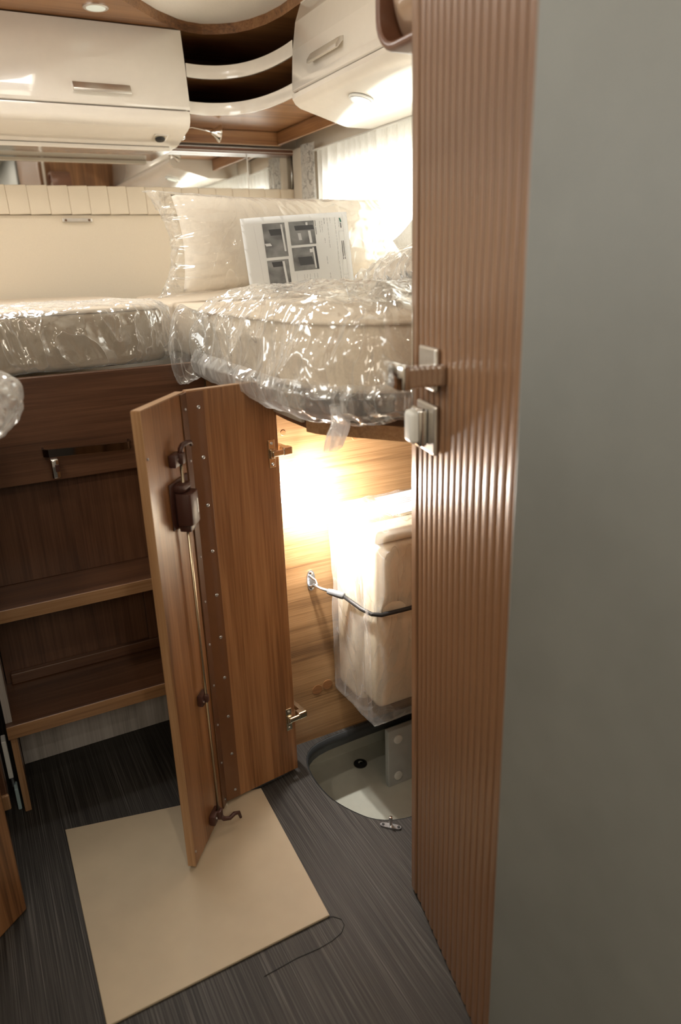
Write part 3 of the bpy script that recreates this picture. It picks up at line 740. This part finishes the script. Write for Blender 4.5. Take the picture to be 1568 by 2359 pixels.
# pull handle with a lock
ph = thing('pull_handle', 'chrome bar handle coloured with its dark reflection on the upper step panel', 'handle', (.22, 1.628, .762))
hp = [(.128, 1.628, .762), (.128, 1.606, .762), (.137, 1.597, .762), (.155, 1.595, .762), (.29, 1.595, .757), (.303, 1.598, .7565), (.308, 1.606, .7565), (.308, 1.628, .7565)]
bm = bmesh.new()
for a, b in zip(hp[:-1], hp[1:]): pass
def strip_bm(pts, hgt, th):
    bm = bmesh.new(); pts = [Vector(p) for p in pts]; n = len(pts); rings = []
    for i, p in enumerate(pts):
        t = (pts[min(i + 1, n - 1)] - pts[max(i - 1, 0)]); t.z = 0; t.normalize(); a = Vector((t.y, -t.x, 0))
        rings.append([bm.verts.new(p + a * th / 2 + Vector((0, 0, hgt / 2))), bm.verts.new(p - a * th / 2 + Vector((0, 0, hgt / 2))), bm.verts.new(p - a * th / 2 - Vector((0, 0, hgt / 2))), bm.verts.new(p + a * th / 2 - Vector((0, 0, hgt / 2)))])
    for i in range(n - 1):
        for j in range(4): bm.faces.new((rings[i][j], rings[i][(j + 1) % 4], rings[i + 1][(j + 1) % 4], rings[i + 1][j]))
    bm.faces.new(rings[0]); bm.faces.new(rings[-1]); bmesh.ops.recalc_face_normals(bm, faces=bm.faces)
    return bm
obj('bar', strip_bm(hp, .016, .004), 'darkchrome', ph, 35)
kl = obj('lock_tab', bm_box((.136, 1.590, .706), (.154, 1.600, .750), .0045, 4), 'chrome', ph, 40)
obj('lock_core', bm_box((.1445, 1.5885, .722), (.1525, 1.592, .738), .001), 'brownplastic', kl)
obj('lock_stem', bm_box((.137, 1.598, .738), (.153, 1.628, .750), .002), 'chrome', kl)

# left locker pieces at the picture edge
lp = thing('folding_door', 'walnut locker door with rounded edge at the left edge of the picture', 'door', (-.068, 1.21, 0), math.atan2(-.66, -.75))
prof = [(0, -.004), (.002, .004), (.007, .0085), (.30, .0085), (.30, -.010), (.006, -.010)]
obj('panel', bm_prism(prof, 'Z', .004, .872), 'woodZ', lp, 40, local=True)
lk = thing('locker_bracket', 'small tan wood block beside the lowest step', 'block', (-.075, 1.45, 0))
obj('block', bm_box((-.090, 1.40, .085), (-.066, 1.47, .30), .003), 'shadewoodZ', lk)
obj('block_end', bm_box((-.088, 1.392, .083), (-.064, 1.402, .118), .003), 'edgeZ', lk)
obj('base', bm_box((-.12, 1.43, 0), (-.092, 1.47, .30), .002), 'shadewoodZ', lk)
wp = thing('door_stay', 'white metal stay with bluish daylight put into its foot colour just behind the step leg', 'bracket', (-.06, 1.52, 0))
obj('arm', bm_box((-.062, 1.50, .080), (-.052, 1.53, .175), .002), 'white', wp)
obj('foot', bm_box((-.056, 1.493, .0), (-.048, 1.523, .055), .002), 'blue', wp)
obj('bar', bm_box((-.060, 1.510, .05), (-.052, 1.525, .085), .002), 'zinc', wp)
struct('wall_bed_left', bm_box((-1.0, .85, 0), (-.33, 1.66, .90)), 'shadewoodZ', 'walnut base panel of the left bed', 'wall')
struct('wall_step_side', bm_box((-.30, 1.662, 0), (-.121, 1.67, .92)), 'shadewoodZ', 'panel in shade-darkened colour left of the steps', 'wall')

# ================================================================== LOCKER UNDER THE RIGHT BED
lw_ = struct('wall_locker', bm_box((.515, 1.390, .0), (1.275, 1.405, .905)), 'lockerX', 'walnut rear wall of the lit locker with horizontal grain', 'wall')
struct('wall_locker_side', bm_box((.500, 1.405, 0), (.515, 1.628, .905)), 'woodZ', 'walnut side panel of the right bed base behind the folding door', 'wall')
struct('added_locker_post', bm_box((.505, 1.318, 0), (.532, 1.389, .905), .002), 'woodZ', 'hidden walnut post added between folding door and locker wall to stop lamp light', 'wall')  # hidden post added to stop lamp light leaking towards the steps
for xx, zz in ((.636, .137), (.664, .143)): obj('cover_cap', bm_lathe([(.0135, 0), (.0135, .0006), (.0125, .0009)], (xx, 1.390, zz), (0, -1, 0), 28), 'woodX', lw_, label='round wood-coloured cover cap')
for xx, zz in ((.757, .752), (.585, .785)): obj('cover_cap', bm_lathe([(.006, 0), (.006, .0006), (.0055, .0009)], (xx, 1.390, zz), (0, -1, 0), 22), 'woodX', lw_)
# bed deck: curved board on top of the locker
db = thing('bed_base_board', 'curved walnut bed base board with a light front edge above the locker', 'board', (.85, 1.15, .845))
edge = chaikin([(.536, 1.16), (.545, 1.12), (.585, 1.07), (.655, .965), (.70, .90)], 2, False)
obj('board', bm_slab(edge + [(1.27, .90), (1.27, 1.389), (.545, 1.389), (.536, 1.25)], .842, .860), 'shadewoodX', db)
ep = [(x, y) for x, y in edge]
def edge_band():
    bm = bmesh.new(); R = []
    for i, (x, y) in enumerate(ep):
        a, b = Vector(ep[max(0, i - 1)]), Vector(ep[min(len(ep) - 1, i + 1)]); t = (b - a).normalized(); nr = Vector((t.y, -t.x))
        if nr.x > 0: nr = -nr
        o = Vector((x, y)) + nr * .002
        R.append([bm.verts.new((o.x, o.y, .861)), bm.verts.new((o.x, o.y, .8365)), bm.verts.new((x - nr.x * .004, y - nr.y * .004, .8365)), bm.verts.new((x - nr.x * .004, y - nr.y * .004, .861))])
    for i in range(len(R) - 1):
        for j in range(4): bm.faces.new((R[i][j], R[i][(j + 1) % 4], R[i + 1][(j + 1) % 4], R[i + 1][j]))
    bm.faces.new(R[0]); bm.faces.new(R[-1]); bmesh.ops.recalc_face_normals(bm, faces=bm.faces)
    return bm
obj('front_edge', edge_band(), 'edgeX', db, 40)
obj('support_block', bm_box((.70, 1.00, .8605), (.74, 1.37, .904), .002), 'edgeX', db)
obj('support_block', bm_box((.56, 1.22, .8605), (.59, 1.37, .904), .002), 'edgeX', db)
obj('catch_pin', bm_lathe([(.0045, 0), (.0045, .026), (.003, .028)], (.70, 1.13, .842), (0, 0, -1), 10), 'brownplastic', db, 40)
fb = thing('bed_side_board', 'short beige side board under the right mattress beside the folding door', 'board', (.53, 1.28, .85))
bm = bm_slab([(.528, 1.165), (.534, 1.165), (.534, 1.389), (.528, 1.389)], .853, .904)
obj('board', bm, plain('beige_laminate', (.42, .36, .28), .5), fb)
# wall bracket, bungee strap
br = thing('strap_bracket', 'zinc wall bracket with grey strap sleeve inside the locker', 'bracket', (.632, 1.39, .43))
plate = chaikin([(.6225, .407), (.6425, .407), (.6425, .457), (.6225, .457)], 3)
bm = bm_prism(plate, 'Y', 1.3865, 1.3898)
obj('plate', bm, 'zinc', br, 40)
for z in (.414, .450): obj('screw', bm_lathe([(.0045, 0), (.0045, .002), (.002, .003)], (.6325, 1.3865, z), (0, -1, 0), 12), 'chrome', br, 40)
obj('loop', bm_tube([(.628, 1.386, .445), (.636, 1.372, .437), (.638, 1.365, .430), (.630, 1.372, .424), (.627, 1.386, .418)], .003, 8), 'zinc', br, True)
obj('hook', bm_tube([(.630, 1.372, .428), (.640, 1.352, .424), (.655, 1.335, .419)], [.004, .005, .005], 10, flat=.6), 'zinc', br, True)
obj('sleeve', bm_tube([(.650, 1.338, .420), (.656, 1.331, .4185), (.674, 1.312, .413), (.6765, 1.309, .412)], [.006, .0078, .0082, .007], 14), plain('grey_sleeve', (.12, .125, .13), .4), br, True)
sp = thing('bungee_strap', 'black elastic strap holding the wrapped cushion in the locker', 'strap', (.8, 1.2, .41))
obj('cord', bm_tube([(.676, 1.310, .412), (.679, 1.28, .410), (.6815, 1.24, .409), (.689, 1.208, .408), (.705, 1.194, .408), (.76, 1.1895, .4085), (.95, 1.1885, .409), (1.2, 1.19, .409)], .0048, 10), 'black', sp, True)
# strapped cushion in plastic
cu_ = thing('wrapped_cushion', 'tall cream cushion in clear plastic strapped upright in the locker', 'cushion', (.95, 1.29, .135))
def rbox(x0, x1, y0, y1, z0, z1, r):
    return bm_slab(chaikin([(x0, y0), (x1, y0), (x1, y1), (x0, y1)], 0), z0, z1)
obj('back_cushion', bm_box((.690, 1.275, .145), (1.22, 1.385, .602), .022, 5), 'cushion', cu_, 60)
obj('front_cushion', bm_box((.700, 1.203, .165), (1.22, 1.274, .560), .016, 5), 'cushion', cu_, 60)
obj('top_strip', bm_box((.700, 1.205, .563), (1.22, 1.272, .592), .010, 4), 'cushion', cu_, 60)
def cwrap(u, v):
    # closed rounded rectangle in plan, v from bottom to top and in over the lid
    pts = CW; i = u * len(pts); a = int(i) % len(pts); p = pts[a]
    z = None; sh = 1.0
    if v < .08: z = .132; sh = .72 + .28 * (v / .08) ** .5
    elif v < .80: z = .132 + (v - .08) / .72 * (.609 - .132)
    else: z = .609 + .004 * math.sin((v - .8) * 15); sh = 1 - (v - .8) / .2 * .98
    cx, cy = .955, 1.291
    x, y = cx + (p[0] - cx) * sh, cy + (p[1] - cy) * sh
    if .08 <= v < .8:
        pin = .010 * math.exp(-((z - .409) / .03) ** 2)
        k = 1 - pin / .1
        y = cy + (y - cy) * k
    tp = max(0, .24 - z) / .11
    if x < .75 and y > 1.30: x += 0.0
    d = .008 * crumple((x * 1.1, y * 1.1, z * .7))
    nx = -1 if p[0] < .69 else 0; ny = -1 if p[1] < 1.21 else (0)
    return Vector((x + nx * d, y + ny * d, z + (d if v >= .8 else 0)))
CW = resample(chaikin([(.683, 1.196), (1.24, 1.196), (1.24, 1.387), (.683, 1.387), (.683, 1.196)], 0, False), 161)[:-1]
obj('plastic_wrap', bm_grid(160, 110, cwrap, True), 'plasticwrap', cu_, True, label='clear plastic film')
obj('support', bm_box((.97, 1.21, .0), (1.24, 1.387, .131), .003), 'woodX', cu_)
ls2 = thing('delivery_note', 'folded white printed note on top of the strapped cushion', 'paper', (.85, 1.28, .615))
for i in range(3):
    o = obj('sheet', bm_box((-.075, -.05, .0012 * i), (.075, .05, .0012 * i + .0009)), 'paper', ls2, local=True)
    o.rotation_euler = (math.radians(3 + i), math.radians(-2), math.radians(-8 + 4 * i))
    if i == 2:
        for j in range(4): obj('print_line', bm_box((-.060, .020 - j * .008, .0012 * i + .0009), (-.060 + .05 + .012 * (j % 2), .022 - j * .008, .0012 * i + .0011)), 'inkgrey', o, local=True)
ls2.location = (.845, 1.275, .619)
# locker lamp
lm = thing('locker_lamp', 'small glaring white lamp beside the folding door inside the locker', 'lamp', (.568, 1.39, .645))
obj('housing', bm_lathe([(.016, 0), (.016, .010), (.013, .014)], (.560, 1.3895, .655), (0, -1, 0), 20), 'white', lm, 40)
obj('lens', bm_lathe([(.011, .010), (.011, .080), (.008, .086), (.003, .088)], (.560, 1.3895, .655), (0, -1, 0), 20), 'led', lm, 40)
pld = bpy.data.lights.new('locker_lamp_light', 'POINT'); pld.energy = 5.0; pld.color = (1, .97, .92); pld.shadow_soft_size = .014
plo = bpy.data.objects.new('locker_lamp_light', pld); COL.objects.link(plo); plo.parent = lm; plo.location = (.014, -.050, .010)
pad = bpy.data.lights.new('locker_lamp_beam', 'AREA'); pad.shape = 'DISK'; pad.size = .028; pad.energy = 4.5; pad.color = (1, .97, .92)
pao = bpy.data.objects.new('locker_lamp_beam', pad); COL.objects.link(pao); pao.parent = lm; pao.location = (.016, -.045, .010)
pao.rotation_euler = Vector((1, .05, -.30)).to_track_quat('-Z', 'Y').to_euler()

# catch stud on the floor
pn = thing('door_catch', 'small steel catch pin screwed to the floor at the hatch edge', 'catch', (.634, 1.030, 0))
pl_ = bm_slab(chaikin([(.612, 1.050), (.638, 1.024), (.646, 1.024), (.648, 1.032), (.622, 1.058), (.613, 1.058)], 2), .0003, .004)
obj('plate', pl_, 'zinc', pn, 40)
for a, b in ((.618, 1.052), (.642, 1.029)): obj('screw', bm_lathe([(.003, 0), (.003, .0015)], (a, b, .004), (0, 0, 1), 10), 'black', pn)
obj('pin', bm_lathe([(.0038, 0), (.0038, .022), (.0025, .023)], (.630, 1.041, .004), (0, 0, 1), 12), 'chrome', pn, 40)

# ================================================================== FOLDING DOOR
def local_leaf(root, P, Q, name):
    d = Vector((Q[0] - P[0], Q[1] - P[1])); return math.atan2(d.y, d.x)
A_, B_, D_ = (.534, 1.296), (.350, 1.272), (.238, 1.130)
fd = thing('folding_door', 'open two-leaf walnut folding door of the locker with steel hinges and latch rod', 'door', (A_[0], A_[1], 0))
Z0, Z1, TH = .013, .913, .016
W1 = math.dist(A_, B_); W2 = math.dist(B_, D_)
la = obj('door_leaf', bm_box((0, -TH, Z0), (W1 - .001, 0, Z1), .0012), 'woodZ', fd, local=True, label='inner leaf with two cabinet hinges')
la.rotation_euler = (0, 0, math.atan2(B_[1] - A_[1], B_[0] - A_[0]))
lb = obj('door_leaf', bm_box((.001, -TH, Z0), (W2, 0, Z1), .0012), 'woodZ', fd, local=True, label='outer leaf with latch rod')
lb.location = (B_[0] - A_[0], B_[1] - A_[1], 0); lb.rotation_euler = (0, 0, math.atan2(D_[1] - B_[1], D_[0] - B_[0]))
obj('edge_band', bm_box((W2 - .0002, -TH - .0002, Z0), (W2 + .0012, .0002, Z1)), 'edgeZ', lb, local=True)
obj('top_edge', bm_box((.004, -TH, Z1 - .0001), (W2, 0, Z1 + .0012)), 'edgeX', lb, local=True)
obj('top_edge', bm_box((0, -TH, Z1 - .0001), (W1 - .004, 0, Z1 + .0012)), 'edgeX', la, local=True)
obj('hinge_strip', bm_box((W1 - .034, .0002, Z0 + .002), (W1 - .0005, .0028, Z1 - .001), .0008), plain('brown_hinge_strip', (.145, .062, .024), .4, coat=.2), la, local=True, label='brown flexible hinge strip')
obj('hinge_strip', bm_box((.0005, .0002, Z0 + .002), (.024, .0028, Z1 - .001), .0008), plain('brown_hinge_strip_dark', (.12, .055, .025), .4, coat=.2), lb, local=True)
scr = bm_lathe([(.0034, 0), (.0034, .001), (.0022, .0018), (.001, .0012)], (0, 0, 0), (0, 1, 0), 12)
s0 = obj('screw', scr, 'zinc', la, 40, local=True); s0.location = (.163, .0028, .883)
for i in range(1, 10):
    s = s0.copy(); COL.objects.link(s); s.location = (.163, .0028, .883 - i * .094)
for i in range(10):
    s = s0.copy(); COL.objects.link(s); s.parent = lb; s.location = (.011, .0028, .883 - i * .0948); s.scale = (.75, 1, .75)
for zz in (.835, .045):
    s = s0.copy(); COL.objects.link(s); s.parent = lb; s.location = (.176, .0002, zz); s.scale = (.7, 1, .7)
for zc in (.770, .153):
    hg = obj('hinge', bm_box((.009, .0002, zc - .028), (.024, .0022, zc + .028), .001), 'brass', la, local=True, label='nickel cabinet hinge')
    bm = bm_box((-.008, .003, zc - .006), (.019, .010, zc + .006), .0025)
    bm_box((-.028, -.010, zc - .008), (-.006, .009, zc + .009), .003, 2, bm)
    bm_box((-.030, -.070, zc - .006), (-.018, -.004, zc + .006), .002, 2, bm)
    bm_box((.011, .002, zc - .010), (.022, .006, zc + .010), .002, 2, bm)
    obj_ = bm
    h2 = obj('hinge_arm', obj_, 'brass', fd, local=True); h2.rotation_euler = la.rotation_euler
    for dz in (-.021, .021):
        s = s0.copy(); COL.objects.link(s); s.parent = la; s.location = (.0165, .0022, zc + dz); s.scale = (.9, 1, .9)
# latch: rod, gear box, hooks
def lpart(name, bm, mat, sm=40, label=None): return obj(name, bm, mat, lb, sm, local=True, label=label)
lpart('latch_rod', bm_tube([(.078, .013, .80), (.078, .013, .05)], .0030, 10), 'brass', True, 'thin steel latch rod')
gb = bm_prism(chaikin([(.058, .000), (.058, .026), (.064, .034), (.096, .034), (.102, .026), (.102, .000)], 1), 'Z', .694, .752, .002)
lpart('latch_box', gb, 'brownplastic', 40, 'brown plastic latch gear box')
gb2 = bm_prism([(.060, .0005), (.060, .022), (.098, .022), (.098, .0005)], 'Z', .752, .768, .006); lpart('latch_box_cap', gb2, 'brownplastic', 40)
lpart('latch_tongue', bm_box((.066, .004, .680), (.094, .026, .694), .003), 'brownplastic')
lpart('latch_plate', bm_box((.030, .0003, .688), (.112, .0025, .772), .001), 'brownplastic')
lpart('latch_mark', bm_box((.0715, .0338, .712), (.0745, .0348, .738)), 'white')
def hookset(zc, flip):
    bm = bm_box((.066, .0002, zc - .013), (.102, .014, zc + .010), .003)
    bm_box((.070, .006, zc - .010), (.086, .021, zc + .010), .003, 2, bm)
    lpart('rod_guide', bm, 'brownplastic')
    lpart('guide_screw', bm_lathe([(.003, 0), (.003, .002)], (.092, .014, zc), (0, 1, 0), 10), 'chrome')
    s = 1 if flip else -1
    pts = [(.078, .014, zc + .004), (.078, .015, zc + .016), (.072, .016, zc + .021), (.058, .018, zc + .022), (.046, .020, zc + .021), (.042, .021, zc + .014)]
    if not flip: pts = [(.078, .015, zc - .004), (.074, .022, zc - .016), (.066, .032, zc - .020), (.058, .040, zc - .014), (.052, .047, zc - .016), (.050, .050, zc - .030)]
    lpart('latch_hook', bm_tube(pts, [.005, .005, .0045, .0045, .004, .003], 10), 'brownplastic', True)
hookset(.812, True); hookset(.052, False)
gd = bm_box((.064, .0002, .318), (.094, .012, .342), .003); bm_box((.074, .008, .322), (.084, .019, .338), .003, 2, gd)
lpart('rod_guide', gd, 'brownplastic')
lpart('guide_screw', bm_lathe([(.0025, 0), (.0025, .002)], (.089, .012, .328), (0, 1, 0), 10), 'chrome')

# ================================================================== BOARD ON THE FLOOR
bd = thing('floor_board', 'cream rectangular board lying loose on the dark floor', 'board', (.24, 1.12, 0))
bp = [(.026, 1.373), (.436, 1.284), (.418, .908), (.022, .898)]
obj('board', bm_slab(bp, .0005, .0055, .0012, 2), 'board', bd)
th = thing('thread', 'thin dark thread trailing past the corner of the cream board', 'thread', (.42, .88, .001))
obj('strand', bm_tube([(.405, .912, .003), (.424, .905, .001), (.434, .893, .001), (.433, .880, .001), (.421, .868, .001), (.40, .862, .001), (.375, .860, .001), (.33, .862, .001), (.27, .858, .001)], .0006, 6), 'black', th, True)

# ================================================================== REEDED DOOR
dd = Vector((-.2346, -.9721)); E_ = (.5875, .8875)
rd = thing('reeded_door', 'reeded walnut door standing open with a chrome lever handle', 'door', (E_[0], E_[1], 0), math.atan2(dd.y, dd.x))
DL = .335; DZ0, DZ1 = .006, CZ - .004
obj('door_core', bm_box((0, 0, DZ0), (DL, .030, DZ1), .002), 'reedgroove', rd, local=True)
obj('edge_post', bm_box((-.001, -.006, DZ0), (.022, .031, DZ1), .003), 'reed', rd, local=True)
pitch = .0201; r0 = None
for i in range(15):
    if r0 is None:
        n = 8; w2 = pitch * .465
        prof = [(-w2, .0005)] + [(-w2 * math.cos(PI * j / n), -.0036 * math.sin(PI * j / n) ** .45 - .0005) for j in range(n + 1)] + [(w2, .0005)]
        r0 = obj('reed', bm_prism(prof, 'Z', DZ0 + .001, DZ1 - .001), 'reed', rd, 50, local=True); o = r0
    else:
        o = r0.copy(); COL.objects.link(o)
    o.location = (.0325 + i * pitch, 0, 0)
obj('edge_plate', bm_box((.004, -.0072, .868), (.0085, -.0055, 1.062)), 'chrome', rd, local=True)
p1 = obj('handle_plate', bm_box((.045, -.012, .955), (.107, -.005, 1.012), .003), 'metal', rd, local=True)
p2_ = obj('lock_plate', bm_box((.037, -.012, .868), (.107, -.005, .936), .003), 'metal', rd, local=True)
lv = obj('lever', bm_prism([(.125, -.050), (.132, -.056), (.134, -.064), (.124, -.070), (.08, -.068), (.005, -.056), (-.000, -.052), (.002, -.047), (.08, -.057), (.108, -.057)], 'Z', .964, .996, .0025), 'chrome', p1, 40, local=True)
obj('lever_neck', bm_box((.108, -.062, .966), (.130, -.004, .994), .004, 3), 'chrome', p1, local=True)
kb = obj('lock_knob', bm_box((.050, -.036, .880), (.082, -.012, .926), .007, 4), 'white', p2_, 40, local=True)
obj('knob_collar', bm_box((.048, -.026, .876), (.085, -.012, .930), .005, 3), 'chrome', p2_, 40, local=True)
# brown rounded frame at the top, fixed to the partition
bf = thing('grab_frame', 'brown rounded frame with a bronze inset high beside the reeded door', 'frame', (.66, .888, 1.40))
def rr(x0, x1, z0, z1, r, n=6):
    out = []
    for cx, cz, a0 in ((x1 - r, z1 - r, 0), (x0 + r, z1 - r, PI / 2), (x0 + r, z0 + r, PI), (x1 - r, z0 + r, 1.5 * PI)):
        out += [(cx + r * math.cos(a0 + PI / 2 * i / n), cz + r * math.sin(a0 + PI / 2 * i / n)) for i in range(n + 1)]
    return out
FY0, FY1, FZ0, FZ1 = .888, 1.046, 1.402, 1.64
def frame_ring():
    bm = bmesh.new(); rings = []
    spec = [(0, .72, .048), (0, .626, .048), (.003, .621, .046), (.008, .620, .042), (.012, .623, .038), (.013, .66, .037)]
    for ins, x, r in spec: rings.append([bm.verts.new((x, a, c)) for a, c in rr(FY0 + ins, FY1 - ins, FZ0 + ins, FZ1 - ins, r)])
    n = len(rings[0])
    for i in range(len(rings) - 1):
        for j in range(n): bm.faces.new((rings[i][j], rings[i][(j + 1) % n], rings[i + 1][(j + 1) % n], rings[i + 1][j]))
    bm.faces.new(rings[0])
    bmesh.ops.recalc_face_normals(bm, faces=bm.faces)
    return bm
obj('frame', frame_ring(), 'brownframe', bf, 50)
KR = rr(FY0 + .0135, FY1 - .0135, FZ0 + .0135, FZ1 - .0135, .0365)
def inset(u, v):
    p = KR[int(round(u * len(KR))) % len(KR)]; cy, cz = (FY0 + FY1) / 2, (FZ0 + FZ1) / 2; s_ = 1 - v
    return Vector((.655 - .030 * math.sin(min(1, v * 1.9) * PI / 2), cy + (p[0] - cy) * s_, cz + (p[1] - cz) * s_))
obj('inset', bm_grid(len(KR), 14, inset, True), 'bronze', bf, True)

# recessed downlights in the ceiling over the aisle
for i, (x, y, pw_) in enumerate(((-.30, 1.10, 2.2), (.20, .35, 1.9), (-.45, .30, 2.4), (.15, -.45, 2.4))):
    t = thing('aisle_downlight', ('round downlight over the left bed foot', 'round downlight over the aisle near the reeded door', 'round downlight at the left of the passage', 'round downlight at the back of the passage')[i], 'downlight', (x, y, CZ), 0, 'aisle downlights')
    obj('bezel', bm_lathe([(.036, 0), (.036, .003), (.030, .006), (.026, .004)], (x, y, CZ), (0, 0, -1), 24), 'metal', t, 40)
    l = bpy.data.lights.new('downlight_light', 'AREA'); l.shape = 'DISK'; l.size = .05; l.energy = pw_; l.color = (1, .90, .76)
    lo = bpy.data.objects.new('downlight_light', l); COL.objects.link(lo); lo.parent = t; lo.location = (0, 0, -.007)
# ceiling lamp of the living area (behind the camera)
cl = thing('ceiling_lamp', 'flat warm ceiling lamp over the living area', 'lamp', (-.25, -1.1, CZ))
obj('tray', bm_box((-.72, -1.57, 1.815), (.22, -.63, CZ), .004), 'white', cl)
